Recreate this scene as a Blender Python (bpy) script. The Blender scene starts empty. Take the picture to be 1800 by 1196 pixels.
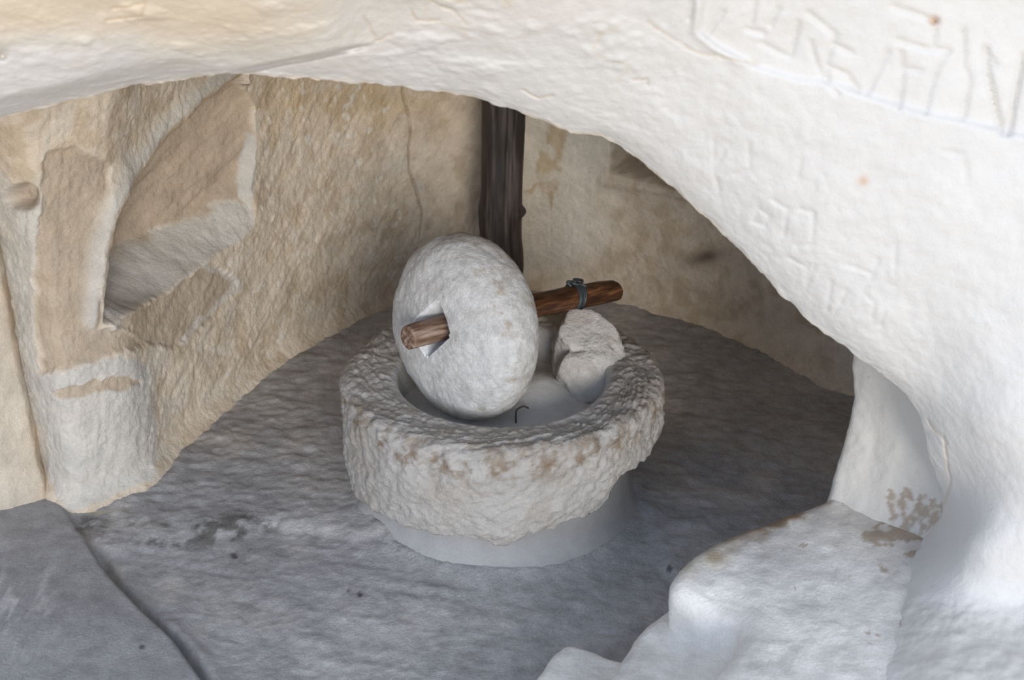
import bpy, bmesh, math
import numpy as np
from mathutils import Vector, Matrix

# ------------------------------------------------------------------ camera, world, sun, exposure
scene = bpy.context.scene
COL = scene.collection
F = 2700.0                      # focal length in photo pixels (1800 x 1196)
CAM = np.array((0.042, -5.47, 3.64))
PITCH = math.radians(27.0)
cd = bpy.data.cameras.new('camera'); cam = bpy.data.objects.new('camera', cd); COL.objects.link(cam)
cam.location = CAM; cam.rotation_euler = (math.pi/2 - PITCH, 0, 0)
cd.sensor_width = 36.0; cd.lens = 36.0*F/1800.0; cd.clip_end = 200
cd.dof.use_dof = True; cd.dof.focus_distance = 6.15; cd.dof.aperture_fstop = 3.5
scene.camera = cam

w = bpy.data.worlds.new('world'); scene.world = w; w.use_nodes = True
nt = w.node_tree; nt.nodes.clear()
wo = nt.nodes.new('ShaderNodeOutputWorld'); bg = nt.nodes.new('ShaderNodeBackground')
tc = nt.nodes.new('ShaderNodeTexCoord'); sx = nt.nodes.new('ShaderNodeSeparateXYZ')
rp = nt.nodes.new('ShaderNodeValToRGB')
mp = nt.nodes.new('ShaderNodeMapRange'); mp.inputs[1].default_value = -1; mp.inputs[2].default_value = 1
nt.links.new(tc.outputs['Generated'], sx.inputs[0]); nt.links.new(sx.outputs[2], mp.inputs[0])
nt.links.new(mp.outputs[0], rp.inputs[0]); nt.links.new(rp.outputs[0], bg.inputs[0]); nt.links.new(bg.outputs[0], wo.inputs[0])
rp.color_ramp.elements[0].position = 0.47; rp.color_ramp.elements[0].color = (0.86, 0.78, 0.66, 1)   # sunlit ground beyond
rp.color_ramp.elements[1].position = 0.53; rp.color_ramp.elements[1].color = (0.76, 0.98, 1.36, 1)   # open sky
bg.inputs[1].default_value = 0.86

sd_ = bpy.data.lights.new('sun_offscreen', 'SUN'); sun = bpy.data.objects.new('sun_offscreen', sd_); COL.objects.link(sun)
sd_.energy = 1.85; sd_.angle = math.radians(22); sd_.color = (1.0, 0.97, 0.93)
sun.rotation_euler = Vector((-0.42, 2.1, -0.40)).to_track_quat('-Z', 'Y').to_euler(); sun.location = (1.5, -6, 5)

vs = scene.view_settings
vs.view_transform = 'Standard'; vs.look = 'None'; vs.gamma = 1.0; vs.use_curve_mapping = False
vs.exposure = 0.22

# ------------------------------------------------------------------ numeric helpers
cp, sp = math.cos(PITCH), math.sin(PITCH)
def ray(u, v):
    a = (np.asarray(u, float)-900)/F; b = -(np.asarray(v, float)-598)/F
    return np.stack([a, cp + b*sp, -sp + b*cp], -1)
def at_z(u, v, z):
    d = ray(u, v); t = (z-CAM[2])/d[..., 2]; return CAM + d*t[..., None]
def at_y(u, v, y):
    d = ray(u, v); t = (y-CAM[1])/d[..., 1]; return CAM + d*np.asarray(t)[..., None]
def proj(P):
    q = P-CAM; z = q[..., 1]*cp - q[..., 2]*sp; y = q[..., 1]*sp + q[..., 2]*cp
    return 900+F*q[..., 0]/z, 598-F*y/z
def lin(r, g, b):
    c = np.array((r, g, b))/255.0
    return np.where(c <= .04045, c/12.92, ((c+.055)/1.055)**2.4)
def sstep(a, b, x):
    t = np.clip((x-a)/(b-a), 0, 1); return t*t*(3-2*t)
def lerp(a, b, t): return a+(b-a)*t

def _hash(ix, iy, iz, seed):
    h = (ix.astype(np.int64)*374761393 + iy.astype(np.int64)*668265263 + iz.astype(np.int64)*2147483647 + seed*1274126177) & 0xffffffff
    h = ((h ^ (h >> 13))*1274126177) & 0xffffffff
    h = ((h ^ (h >> 16))*2246822519) & 0xffffffff
    return ((h ^ (h >> 15)) & 0xffffff)/float(0xffffff)*2-1
def noise(P, seed=0):
    """smooth value noise, -1..1; P (...,3)"""
    P = np.asarray(P, float); i = np.floor(P); f = P-i; f = f*f*f*(f*(f*6-15)+10)
    x, y, z = i[..., 0], i[..., 1], i[..., 2]; r = 0
    for dx in (0, 1):
        wx = f[..., 0] if dx else 1-f[..., 0]
        for dy in (0, 1):
            wy = f[..., 1] if dy else 1-f[..., 1]
            for dz in (0, 1):
                wz = f[..., 2] if dz else 1-f[..., 2]
                r = r + _hash(x+dx, y+dy, z+dz, seed)*wx*wy*wz
    return r
def fbm(P, freq, octs=4, seed=0, gain=.5):
    P = np.asarray(P, float); r = 0; a = 1; t = 0
    for k in range(octs):
        r = r + a*noise(P*freq + 17.3*k, seed+k); t += a; a *= gain; freq *= 2.03
    return r/t
def fbm2(a, b, fa, fb, octs=3, seed=0, gain=.5):
    """anisotropic noise over two coordinates"""
    return fbm(np.stack([a*fa, b*fb, np.zeros_like(a)+seed*.37], -1), 1.0, octs, seed, gain)
def seg_dist(U, V, pts):
    """distance to a polyline"""
    d = np.full(np.shape(U), 1e9)
    for (x0, y0), (x1, y1) in zip(pts[:-1], pts[1:]):
        dx, dy = x1-x0, y1-y0; L = dx*dx+dy*dy+1e-9
        t = np.clip(((U-x0)*dx+(V-y0)*dy)/L, 0, 1)
        d = np.minimum(d, np.hypot(U-x0-t*dx, V-y0-t*dy))
    return d
def inside(U, V, poly):
    r = np.zeros(np.shape(U), bool); n = len(poly)
    for i in range(n):
        (x0, y0), (x1, y1) = poly[i], poly[(i+1) % n]
        if y0 == y1: continue
        c = ((y0 > V) != (y1 > V)) & (U < (x1-x0)*(V-y0)/(y1-y0)+x0); r ^= c
    return r
def sdist(U, V, poly):
    """signed distance to a polygon, positive inside"""
    d = seg_dist(U, V, list(poly)+[poly[0]]); return np.where(inside(U, V, poly), d, -d)
def catmull(pts, n, closed=False):
    P = np.asarray(pts, float); m = len(P)
    if closed: Q = np.vstack([P[-1:], P, P[:2]]); segs = m
    else: Q = np.vstack([2*P[0]-P[1], P, 2*P[-1]-P[-2]]); segs = m-1
    out = []
    for i in range(segs):
        t = np.linspace(0, 1, 24, endpoint=False)[:, None]; p0, p1, p2, p3 = Q[i:i+4]
        out.append(.5*((2*p1)+(-p0+p2)*t+(2*p0-5*p1+4*p2-p3)*t*t+(-p0+3*p1-3*p2+p3)*t**3))
    out.append((Q[1] if closed else P[-1])[None]); C = np.vstack(out)
    s = np.r_[0, np.cumsum(np.linalg.norm(np.diff(C, axis=0), axis=1))]
    q = np.linspace(0, s[-1], n, endpoint=not closed)
    return np.stack([np.interp(q, s, C[:, k]) for k in range(C.shape[1])], -1)
def interp_list(x, pts):
    a = np.asarray(pts, float); return np.interp(x, a[:, 0], a[:, 1])

# ------------------------------------------------------------------ mesh helpers
def mesh_from(name, V, quads, tris=None, col=None, smooth=True):
    me = bpy.data.meshes.new(name)
    V = np.ascontiguousarray(V, dtype=np.float32).reshape(-1, 3)
    quads = np.asarray(quads, np.int32).reshape(-1, 4)
    tris = np.zeros((0, 3), np.int32) if tris is None else np.asarray(tris, np.int32).reshape(-1, 3)
    me.vertices.add(len(V)); me.vertices.foreach_set('co', V.ravel())
    loops = np.r_[quads.ravel(), tris.ravel()]
    me.loops.add(len(loops)); me.loops.foreach_set('vertex_index', loops)
    n = len(quads)+len(tris); me.polygons.add(n)
    me.polygons.foreach_set('loop_start', np.r_[np.arange(len(quads))*4, len(quads)*4+np.arange(len(tris))*3].astype(np.int32))
    me.polygons.foreach_set('use_smooth', np.full(n, smooth))
    me.update(calc_edges=True); me.validate()
    if col is not None: set_col(me, col)
    return me
def set_col(me, col):
    c = np.asarray(col, np.float32).reshape(-1, 3); a = me.color_attributes.new('Col', 'FLOAT_COLOR', 'POINT')
    a.data.foreach_set('color', np.ascontiguousarray(np.c_[c, np.ones(len(c))], dtype=np.float32).ravel())
def grid_idx(nu, nv, cu=False, flip=False):
    i = np.arange(nu if cu else nu-1)[:, None]; j = np.arange(nv-1)[None, :]
    a = i*nv+j; b = ((i+1) % nu)*nv+j
    q = np.stack([a, b, b+1, a+1], -1).reshape(-1, 4)
    return q[:, ::-1] if flip else q
def grid(name, P, col=None, cu=False, flip=False, cap0=False, cap1=False):
    nu, nv = P.shape[:2]; V = P.reshape(-1, 3); q = grid_idx(nu, nv, cu, flip); t = []
    C = None if col is None else np.broadcast_to(col, P.shape).reshape(-1, 3)
    for flag, j in ((cap0, 0), (cap1, nv-1)):
        if flag:
            k = len(V); V = np.vstack([V, P[:, j].mean(0)[None]])
            if C is not None: C = np.vstack([C, np.broadcast_to(col, P.shape)[:, j].mean(0)[None]])
            ids = np.arange(nu)*nv+j
            for a, b in zip(ids, np.roll(ids, -1)):
                t.append((b, a, k) if (j == 0) != flip else (a, b, k))
    return mesh_from(name, V, q, t or None, C)
def normals(P, cu=False):
    du = (np.roll(P, -1, 0)-np.roll(P, 1, 0)) if cu else np.gradient(P, axis=0)
    dv = np.gradient(P, axis=1); n = np.cross(du, dv); return n/(np.linalg.norm(n, axis=-1, keepdims=True)+1e-12)
def obj(name, me, mat, parent=None):
    o = bpy.data.objects.new(name, me); COL.objects.link(o); o.data.materials.append(mat)
    if parent is not None: o.parent = parent
    return o
def tag(o, label=None, cat=None, kind=None, group=None):
    for k, v in (('label', label), ('category', cat), ('kind', kind), ('group', group)):
        if v: o[k] = v
    return o
def thing(name, label, cat, loc=(0, 0, 0)):
    o = bpy.data.objects.new(name, None); COL.objects.link(o); o.location = loc; o.empty_display_size = .1
    return tag(o, label, cat)
def rel(P, root): return P-np.array(root.location)

# ------------------------------------------------------------------ materials (procedural, tinted by a 'Col' zone attribute)
def stone_mat(name, rough=.9, bump1=(55, .006), bump2=(220, .002), mottle=.16, fleck=.0, mscale=9):
    m = bpy.data.materials.new(name); m.use_nodes = True; n = m.node_tree.nodes; l = m.node_tree.links
    b = n['Principled BSDF']; b.inputs['Roughness'].default_value = rough; b.inputs['Specular IOR Level'].default_value = .25
    at = n.new('ShaderNodeAttribute'); at.attribute_name = 'Col'
    ge = n.new('ShaderNodeNewGeometry')
    n1 = n.new('ShaderNodeTexNoise'); n1.inputs['Scale'].default_value = mscale; n1.inputs['Detail'].default_value = 8; n1.inputs['Roughness'].default_value = .65
    n2 = n.new('ShaderNodeTexNoise'); n2.inputs['Scale'].default_value = 130; n2.inputs['Detail'].default_value = 3
    for q in (n1, n2): l.new(ge.outputs['Position'], q.inputs['Vector'])
    r1 = n.new('ShaderNodeMapRange'); r1.inputs[1].default_value = .3; r1.inputs[2].default_value = .7
    r1.inputs[3].default_value = 1-mottle; r1.inputs[4].default_value = 1+mottle*.6; l.new(n1.outputs[0], r1.inputs[0])
    r2 = n.new('ShaderNodeMapRange'); r2.inputs[1].default_value = .3; r2.inputs[2].default_value = .7
    r2.inputs[3].default_value = 1-mottle*.5; r2.inputs[4].default_value = 1+mottle*.4; l.new(n2.outputs[0], r2.inputs[0])
    mu = n.new('ShaderNodeMath'); mu.operation = 'MULTIPLY'; l.new(r1.outputs[0], mu.inputs[0]); l.new(r2.outputs[0], mu.inputs[1])
    sc = n.new('ShaderNodeVectorMath'); sc.operation = 'SCALE'; l.new(at.outputs['Color'], sc.inputs[0]); l.new(mu.outputs[0], sc.inputs['Scale'])
    l.new(sc.outputs[0], b.inputs['Base Color'])
    prev = None
    for s, d in (bump1, bump2):
        if d <= 0: continue
        nn = n.new('ShaderNodeTexNoise'); nn.inputs['Scale'].default_value = s; nn.inputs['Detail'].default_value = 5; nn.inputs['Roughness'].default_value = .6
        l.new(ge.outputs['Position'], nn.inputs['Vector'])
        bp = n.new('ShaderNodeBump'); bp.inputs['Strength'].default_value = .8; bp.inputs['Distance'].default_value = d
        l.new(nn.outputs[0], bp.inputs['Height'])
        if prev: l.new(prev.outputs[0], bp.inputs['Normal'])
        prev = bp
    l.new(prev.outputs[0], b.inputs['Normal'])
    return m
def wood_mat(name, c0, c1, c2, rough, axis_scale, bump=.004):
    m = bpy.data.materials.new(name); m.use_nodes = True; n = m.node_tree.nodes; l = m.node_tree.links
    b = n['Principled BSDF']; b.inputs['Roughness'].default_value = rough
    tcn = n.new('ShaderNodeTexCoord'); mpn = n.new('ShaderNodeMapping'); mpn.inputs['Scale'].default_value = axis_scale
    l.new(tcn.outputs['Object'], mpn.inputs[0])
    n1 = n.new('ShaderNodeTexNoise'); n1.inputs['Scale'].default_value = 1; n1.inputs['Detail'].default_value = 6; n1.inputs['Roughness'].default_value = .6
    l.new(mpn.outputs[0], n1.inputs['Vector'])
    cr = n.new('ShaderNodeValToRGB'); l.new(n1.outputs[0], cr.inputs[0]); e = cr.color_ramp.elements
    e[0].position = .33; e[0].color = (*c0, 1); e[1].position = .68; e[1].color = (*c2, 1); x = e.new(.5); x.color = (*c1, 1)
    l.new(cr.outputs[0], b.inputs['Base Color'])
    bp = n.new('ShaderNodeBump'); bp.inputs['Strength'].default_value = .9; bp.inputs['Distance'].default_value = bump
    l.new(n1.outputs[0], bp.inputs['Height']); l.new(bp.outputs[0], b.inputs['Normal'])
    return m
def plain_mat(name, c, rough=.6, metal=0):
    m = bpy.data.materials.new(name); m.use_nodes = True; n = m.node_tree.nodes; l = m.node_tree.links
    b = n['Principled BSDF']; b.inputs['Roughness'].default_value = rough; b.inputs['Metallic'].default_value = metal
    nn = n.new('ShaderNodeTexNoise'); nn.inputs['Scale'].default_value = 60; cr = n.new('ShaderNodeValToRGB')
    l.new(nn.outputs[0], cr.inputs[0]); l.new(cr.outputs[0], b.inputs['Base Color'])
    cr.color_ramp.elements[0].color = (*[k*.6 for k in c], 1); cr.color_ramp.elements[1].color = (*[min(1, k*1.4) for k in c], 1)
    return m
M_face = stone_mat('limestone_face', .92, (34, .004), (170, .0018), .035, mscale=5)
M_wall = stone_mat('hewn_wall', .92, (60, .006), (240, .003), .16)
M_floor = stone_mat('hewn_floor', .88, (70, .007), (210, .004), .26, mscale=13)
M_rough = stone_mat('rough_limestone', .93, (45, .010), (160, .005), .14, mscale=16)
M_wheel = stone_mat('dressed_limestone', .92, (50, .006), (170, .004), .22, mscale=24)
M_step = stone_mat('worn_limestone', .75, (60, .005), (220, .003), .14, mscale=12)
M_plaster = stone_mat('grey_plaster', .9, (40, .003), (240, .002), .10)
M_post = wood_mat('dark_post_wood', (.016, .012, .010), (.042, .032, .027), (.12, .095, .08), .55, (28, 28, 2.2), .006)
M_axle = wood_mat('brown_axle_wood', (.018, .008, .005), (.075, .030, .013), (.22, .10, .04), .34, (7, 62, 62), .008)
M_axle_end = wood_mat('pale_axle_wood', (.07, .035, .02), (.19, .11, .07), (.40, .30, .23), .6, (7, 60, 60), .006)
M_wire = plain_mat('binding_wire', (.06, .07, .075), .5, .4)
M_iron = plain_mat('rusty_iron', (.10, .07, .055), .8, .2)

C_plaster = lin(206, 200, 190); C_tool = lin(184, 165, 142)
C_face = lin(213, 209, 203); C_tan = lin(220, 204, 182); C_cream = lin(226, 216, 198)
C_floor = lin(174, 171, 169); C_grey = lin(190, 187, 184); C_stone = lin(180, 174, 166)

# ------------------------------------------------------------------ wall_front : rock face with the arched opening
edge_px = [(-430, 760), (-400, 560), (-310, 400), (-160, 275), (0, 210), (125, 178), (250, 150), (400, 130), (520, 136), (710, 151),
           (850, 180), (930, 203), (1010, 233), (1060, 241), (1110, 272), (1180, 330), (1300, 441), (1400, 545), (1490, 613),
           (1560, 665), (1608, 715), (1625, 760), (1632, 800), (1650, 850), (1656, 900), (1634, 930), (1603, 985), (1588, 1040), (1560, 1115),
           (1538, 1196), (1520, 1290), (1490, 1420)]
pairs = [((-430, 760), (-1300, 900)), ((-310, 400), (-1300, -200)), ((0, 210), (-500, -750)), ((400, 130), (250, -800)), ((850, 180), (1000, -800)),
         ((1180, 330), (1900, -800)), ((1400, 545), (2700, -300)), ((1560, 665), (2700, 500)), ((1656, 900), (2700, 950)),
         ((1588, 1040), (2700, 1250)), ((1538, 1196), (2600, 1650)), ((1490, 1420), (2400, 2000))]
NS, NT = 1150, 300
E = catmull(edge_px, NS)
sE = np.linspace(0, 1, NS)
pp = [int(np.argmin(np.hypot(E[:, 0]-a[0], E[:, 1]-a[1]))) for a, _ in pairs]
O = np.stack([np.interp(np.arange(NS), pp, [b[k] for _, b in pairs]) for k in (0, 1)], -1)
# smooth the outer curve a little
for _ in range(60): O[1:-1] = .5*O[1:-1]+.25*(O[:-2]+O[2:])
tau = np.linspace(0, 1, NT)**1.75
G = E[:, None]+(O-E)[:, None]*tau[None, :, None]
GU, GV = G[..., 0], G[..., 1]
ctrl = [(-430, 760, -.95), (-310, 400, -1.05), (-160, 275, -1.1), (0, 210, -1.17), (250, 150, -1.2), (400, 130, -1.2), (710, 151, -1.18), (1060, 241, -1.2),
        (1300, 441, -1.22), (1490, 613, -1.22), (1608, 715, -1.17), (1632, 800, -1.10), (1650, 860, -1.0), (1634, 930, -.93), (1603, 985, -1.08),
        (1588, 1040, -1.25), (1560, 1115, -1.47), (1538, 1196, -1.70), (1490, 1420, -2.2),
        (900, 0, -1.50), (450, 0, -1.52), (0, 0, -1.55), (1350, 0, -1.5), (1800, 0, -1.48), (1800, 300, -1.46), (1800, 600, -1.44), (1500, 300, -1.4), (1720, 760, -1.36),
        (1800, 850, -1.42), (1700, 950, -1.30), (1800, 1000, -1.40), (1650, 1060, -1.37), (1720, 1055, -1.39), (1720, 1125, -1.58), (1800, 1060, -1.42), (1650, 1196, -1.79), (1800, 1196, -1.8),
        (-1300, 900, -1.5), (-900, -400, -1.8), (250, -800, -1.9), (1000, -800, -1.9), (1900, -800, -1.9), (2700, -300, -1.8), (2700, 500, -1.7), (2700, 950, -1.7),
        (2700, 1250, -1.9), (2600, 1650, -2.3), (2400, 2000, -2.7)]
def tps(ctrl, U, V, lam=1e-3):
    c = np.array(ctrl, float); X = c[:, :2]/1000; n = len(X)
    def k(r2): return r2*np.log(r2+1e-12)
    K = k(((X[:, None]-X[None])**2).sum(-1))+lam*np.eye(n); Pm = np.c_[np.ones(n), X]
    A = np.block([[K, Pm], [Pm.T, np.zeros((3, 3))]]); s = np.linalg.solve(A, np.r_[c[:, 2], 0, 0, 0])
    u, v = U/1000, V/1000; r = s[n]+s[n+1]*u+s[n+2]*v
    for i in range(n): r = r+s[i]*k((u-X[i, 0])**2+(v-X[i, 1])**2)
    return r
Y = tps(ctrl, GU, GV)
dE = np.hypot(GU-E[:, None, 0], GV-E[:, None, 1])
Y = Y-.05*(1-np.exp(-dE/22))*sstep(1250, 1000, GV)            # rounded arris
# lip of rock over the left half, ending in a crack
crack = [(-200, 300), (0, 222), (250, 160), (400, 133), (470, 119), (540, 104), (610, 90), (652, 82)]
below = interp_list(GU, [(a, b) for a, b in crack]+[(700, -50), (3000, -50)])
lip = sstep(-3, 3, below-GV)*sstep(665, 560, GU)*sstep(-250, 20, GV)
Y -= .13*lip*sstep(0, 40, dE+30*sstep(300, 420, GU))
Y += .07*np.exp(-(seg_dist(GU, GV+3, crack[3:])/3.5)**2)*sstep(660, 620, GU)
# carved panel with scratched lines, upper right
panel = [(1232, -60), (1230, 35), (1226, 60), (1262, 88), (1318, 118), (1400, 143), (1460, 150), (1520, 172), (1600, 196), (1690, 218), (1800, 245), (1950, 270), (1950, -60)]
sp_ = sdist(GU, GV, panel); Y += .022*sstep(-5, 12, sp_)
rim = [(1240, -20), (1228, 20), (1222, 58), (1255, 86), (1310, 112)]
Y -= .014*np.exp(-(seg_dist(GU, GV, rim)/8)**2)
def p1(pts): return [(1180+x/2.903, y/2.903) for x, y in pts]
grooves = [p1(q) for q in [[(650, 120), (612, 290)], [(460, 225), (605, 295)], [(700, 70), (840, 180), (790, 330), (800, 430), (850, 480)], [(712, 220), (740, 330), (800, 430)],
           [(830, 230), (920, 270)], [(800, 340), (900, 385), (955, 465)], [(1105, 265), (1060, 360), (1005, 470)], [(1170, 260), (1185, 380), (1160, 555)], [(1150, 205), (1310, 250), (1410, 260)],
           [(1415, 260), (1350, 360), (1290, 580)], [(1345, 150), (1340, 230)], [(1490, 160), (1490, 330), (1520, 400), (1490, 600)], [(1600, 250), (1610, 370), (1690, 690)],
           [(1800, 280), (1760, 470), (1725, 700)], [(1600, 250), (1650, 330)], [(430, 10), (410, 120)], [(265, 65), (185, 185)], [(390, 150), (470, 175)], [(1130, 35), (1250, 70), (1320, 100)], [(105, 10), (90, 100)], [(545, 50), (505, 130)], [(1190, 355), (1270, 360)]]]
gd = np.full(GU.shape, 1e9)
near = GV < 300
for q in grooves: gd[near] = np.minimum(gd[near], seg_dist(GU[near], GV[near], q))
Y += .011*np.exp(-(gd/4.6)**2)
vgroove = [p1([(1600, 250), (1625, 430), (1695, 690)]), p1([(1790, 290), (1725, 690)])]
for q in vgroove: Y[near] += .010*np.exp(-(seg_dist(GU[near], GV[near], q)/6)**2)
def p2(pts): return [(1200+x/2.99, 200+y/2.99) for x, y in pts]
faint = [p2(q) for q in [[(160, 130), (165, 300), (190, 400)], [(240, 150), (180, 270)], [(345, 150), (350, 290), (240, 330)], [(470, 450), (550, 500), (530, 640)], [(620, 500), (685, 520), (680, 680), (600, 690)],
          [(400, 500), (460, 540), (430, 590), (370, 570), (400, 500)], [(660, 790), (650, 930)], [(560, 760), (640, 800)], [(690, 800), (650, 920)], [(780, 890), (760, 1030)], [(860, 930), (800, 1040)], [(1030, 770), (1000, 850), (930, 980)],
          [(960, 950), (1010, 1000), (990, 1060)], [(1120, 690), (1115, 850)], [(1060, 1050), (1040, 1110)], [(870, 800), (960, 830), (1000, 850)], [(1370, 200), (1480, 220), (1490, 350)], [(620, 240), (600, 330)]]]
gf = np.full(GU.shape, 1e9); nr = (GV > 180) & (GV < 640) & (GU > 1150)
for q in faint: gf[nr] = np.minimum(gf[nr], seg_dist(GU[nr], GV[nr], q))
Y += .0048*np.exp(-(gf/4.5)**2)
cracks = [[(1140, 40), (1180, 68), (1215, 90), (1250, 100), (1330, 118)], [(760, 0), (800, 20), (818, 45)], [(1110, 140), (1135, 135), (1138, 150)], [(920, 160), (950, 172), (975, 165)],
          [(200, 20), (260, 8), (255, 30), (185, 40)], [(640, 30), (660, 70), (690, 60)], [(720, 20), (735, 40), (770, 35)], [(1660, 770), (1668, 850), (1655, 905)], [(1630, 745), (1665, 780)]]
gc = np.full(GU.shape, 1e9)
FQ = np.stack([GU/60, GV/60, 0*GU], -1); gju = GU+9*fbm(FQ, 1, 3, 301); gjv = GV+9*fbm(FQ, 1, 3, 303)
for q in cracks: gc = np.minimum(gc, seg_dist(gju, gjv, q))
Y += .008*np.exp(-(gc/2.2)**2)
Y += .04*np.exp(-(np.hypot(GU-1642, GV-37)/6)**2) + .05*np.exp(-(np.hypot(GU-4, GV-98)/8)**2)     # peg holes
ledge = sstep(1030, 1080, GV-.15*(GU-1650))*sstep(1560, 1600, GU)
FP = at_y(GU, GV, Y)
# hewn surface relief
up = sstep(330, 60, GV)
rel_n = .020*fbm(FP, 2.6, 3, 3)+.0045*fbm(FP, 14, 3, 5)+.0022*fbm(FP*np.array((1, 1, .6)), 45, 2, 7)
rel_n += .011*np.clip(fbm(FP*np.array((1, 1, 1.4)), 9, 3, 11)-.1, 0, 1)*up*(1-sstep(1180, 1260, GU))*2.0
jag = sstep(10, 0, dE)*.010*fbm(FP, 22, 3, 19)
FP[..., 1] -= rel_n
FP[..., 2] += jag+sstep(1020, 1070, GV)*(.014*fbm(FP, 7, 3, 21)+.006*fbm(FP, 26, 3, 22))
# rock behind the arris: the thickness of the arch going back into the chamber
nE = np.stack([np.gradient(E[:, 1]), -np.gradient(E[:, 0])], -1); nE /= np.linalg.norm(nE, axis=1, keepdims=True)
for _ in range(40): nE[1:-1] = .5*nE[1:-1]+.25*(nE[:-2]+nE[2:])
KB = 26; bb = np.linspace(0, 1, KB)[1:]
e3 = FP[:, 0]
back = []
for b in bb:
    d = .8*b; o = .62*d+.02*math.sqrt(b)
    back.append(e3+np.stack([nE[:, 0]*o, np.full(NS, d), -nE[:, 1]*o], -1))
back = np.stack(back[::-1], 1)
back += .012*fbm(back, 6, 3, 23)[..., None]
FULL = np.concatenate([back, FP], 1)
colF = np.broadcast_to(C_face, FULL.shape).copy()
fU = np.concatenate([np.repeat(E[:, None, 0], KB-1, 1), GU], 1); fV = np.concatenate([np.repeat(E[:, None, 1], KB-1, 1), GV], 1)
def blend(c, target, m): return c+(np.asarray(target)-c)*np.clip(m, 0, 1)[..., None]
nz = fbm(FULL, 5, 4, 31)
m = sstep(120, 20, fV-.02*fU+40*nz)*sstep(720, 330, fU+120*nz)
colF = blend(colF, lin(222, 202, 172), .7*m)
m = sstep(95, 0, fV+70*nz)*sstep(600, 700, fU)*sstep(1180, 1080, fU); colF = blend(colF, lin(224, 214, 198), .2*m)
vein = sstep(.06, .0, np.abs(fbm(FULL, 4.5, 4, 41)))*sstep(240, 60, fV)*sstep(1230, 1100, fU); colF = blend(colF, lin(216, 192, 156), .3*vein*sstep(-.1, .3, fbm(FULL, 3, 2, 43)))
m = np.concatenate([np.zeros((NS, KB-1)), np.exp(-(gc/3)**2)], 1); colF = blend(colF, lin(200, 174, 136), .3*m)
m = np.exp(-(np.hypot(fU-1518, fV-318)/9)**2)+np.exp(-(np.hypot(fU-1642, fV-37)/9)**2); colF = blend(colF, lin(200, 160, 125), .7*m)
m = sstep(1045, 1090, fV-.15*(fU-1650)+40*nz)*sstep(1560, 1590, fU); colF = blend(colF, lin(208, 202, 193), .9*m)   # worn grey ledge
m = np.concatenate([np.ones((NS, KB-1)), sstep(7, 0, dE)], 1); colF = blend(colF, lin(222, 198, 164), .45*m*sstep(-.5, .3, fbm(FULL, 8, 3, 47))*sstep(700, 500, fV))
tag(obj('wall_front', grid('wall_front', FULL, colF), M_face), 'whitewashed cream rock face with a wide arched opening and scratched lines', kind='structure')

FZ = .14                        # level of the chamber floor
# ------------------------------------------------------------------ wall_back : hewn apse around the mill
base_px = [(135, 893), (160, 884), (200, 868), (262, 843), (282, 805), (330, 758), (400, 700), (480, 635), (590, 572), (700, 528), (800, 508), (900, 502), (1060, 520), (1200, 552), (1300, 590), (1400, 635), (1480, 682)]
bw = at_z(np.array([p[0] for p in base_px]), np.array([p[1] for p in base_px]), FZ)[:, :2]
plan = np.vstack([[(-2.35, .22), (-2.05, .12)], bw, [(1.88, .78), (1.98, .3), (1.92, -.15), (1.72, -.42), (1.55, -.50)]])
cs = catmull(plan, 1400)
for _ in range(400): cs[1:-1] = .5*cs[1:-1]+.25*(cs[:-2]+cs[2:])
NZ = 430; zz = np.linspace(.02, 2.55, NZ)
tn = np.gradient(cs, axis=0); tn /= np.linalg.norm(tn, axis=1, keepdims=True)
for _ in range(30): tn[1:-1] = .5*tn[1:-1]+.25*(tn[:-2]+tn[2:])
on = np.stack([-tn[:, 1], tn[:, 0]], -1)          # outward (curve runs clockwise seen from above: left, back, right)
inward = .10*np.clip(.25-zz, 0, 1)**2/.14**2*.9 + .30*np.clip((zz-.9)/1.65, 0, 1)**2.2
W = np.zeros((len(cs), NZ, 3)); W[..., :2] = cs[:, None]; W[..., 2] = zz[None]
W[..., :2] -= on[:, None]*inward[None, :, None]
wu, wv = proj(W)
s_len = np.linspace(0, 1, len(cs))[:, None]*np.ones((1, NZ))*6.5
jit = 8*fbm(W, 7, 3, 51)
ju, jv = wu+jit+7*fbm(W, 22, 3, 55), wv+8*fbm(W, 7, 3, 53)+7*fbm(W, 22, 3, 57)
# broad undulation + pick marks
ca, sa = math.cos(math.radians(62)), math.sin(math.radians(62))
a1 = (wu*ca-wv*sa)/435; b1 = (wu*sa+wv*ca)/435    # along the strokes, across them
strokes = fbm2(a1, b1, 4, 30, 3, 61)
strokes_v = fbm2(wv/435, wu/435, 4, 34, 3, 63)
hatch_r = sstep(430, 470, wu)*sstep(740, 660, wu)*sstep(470, 300, wv)
rough = np.ones_like(wu)
disp = .03*fbm(W, 1.6, 3, 65)+.008*fbm(W, 7, 3, 67)
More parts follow.
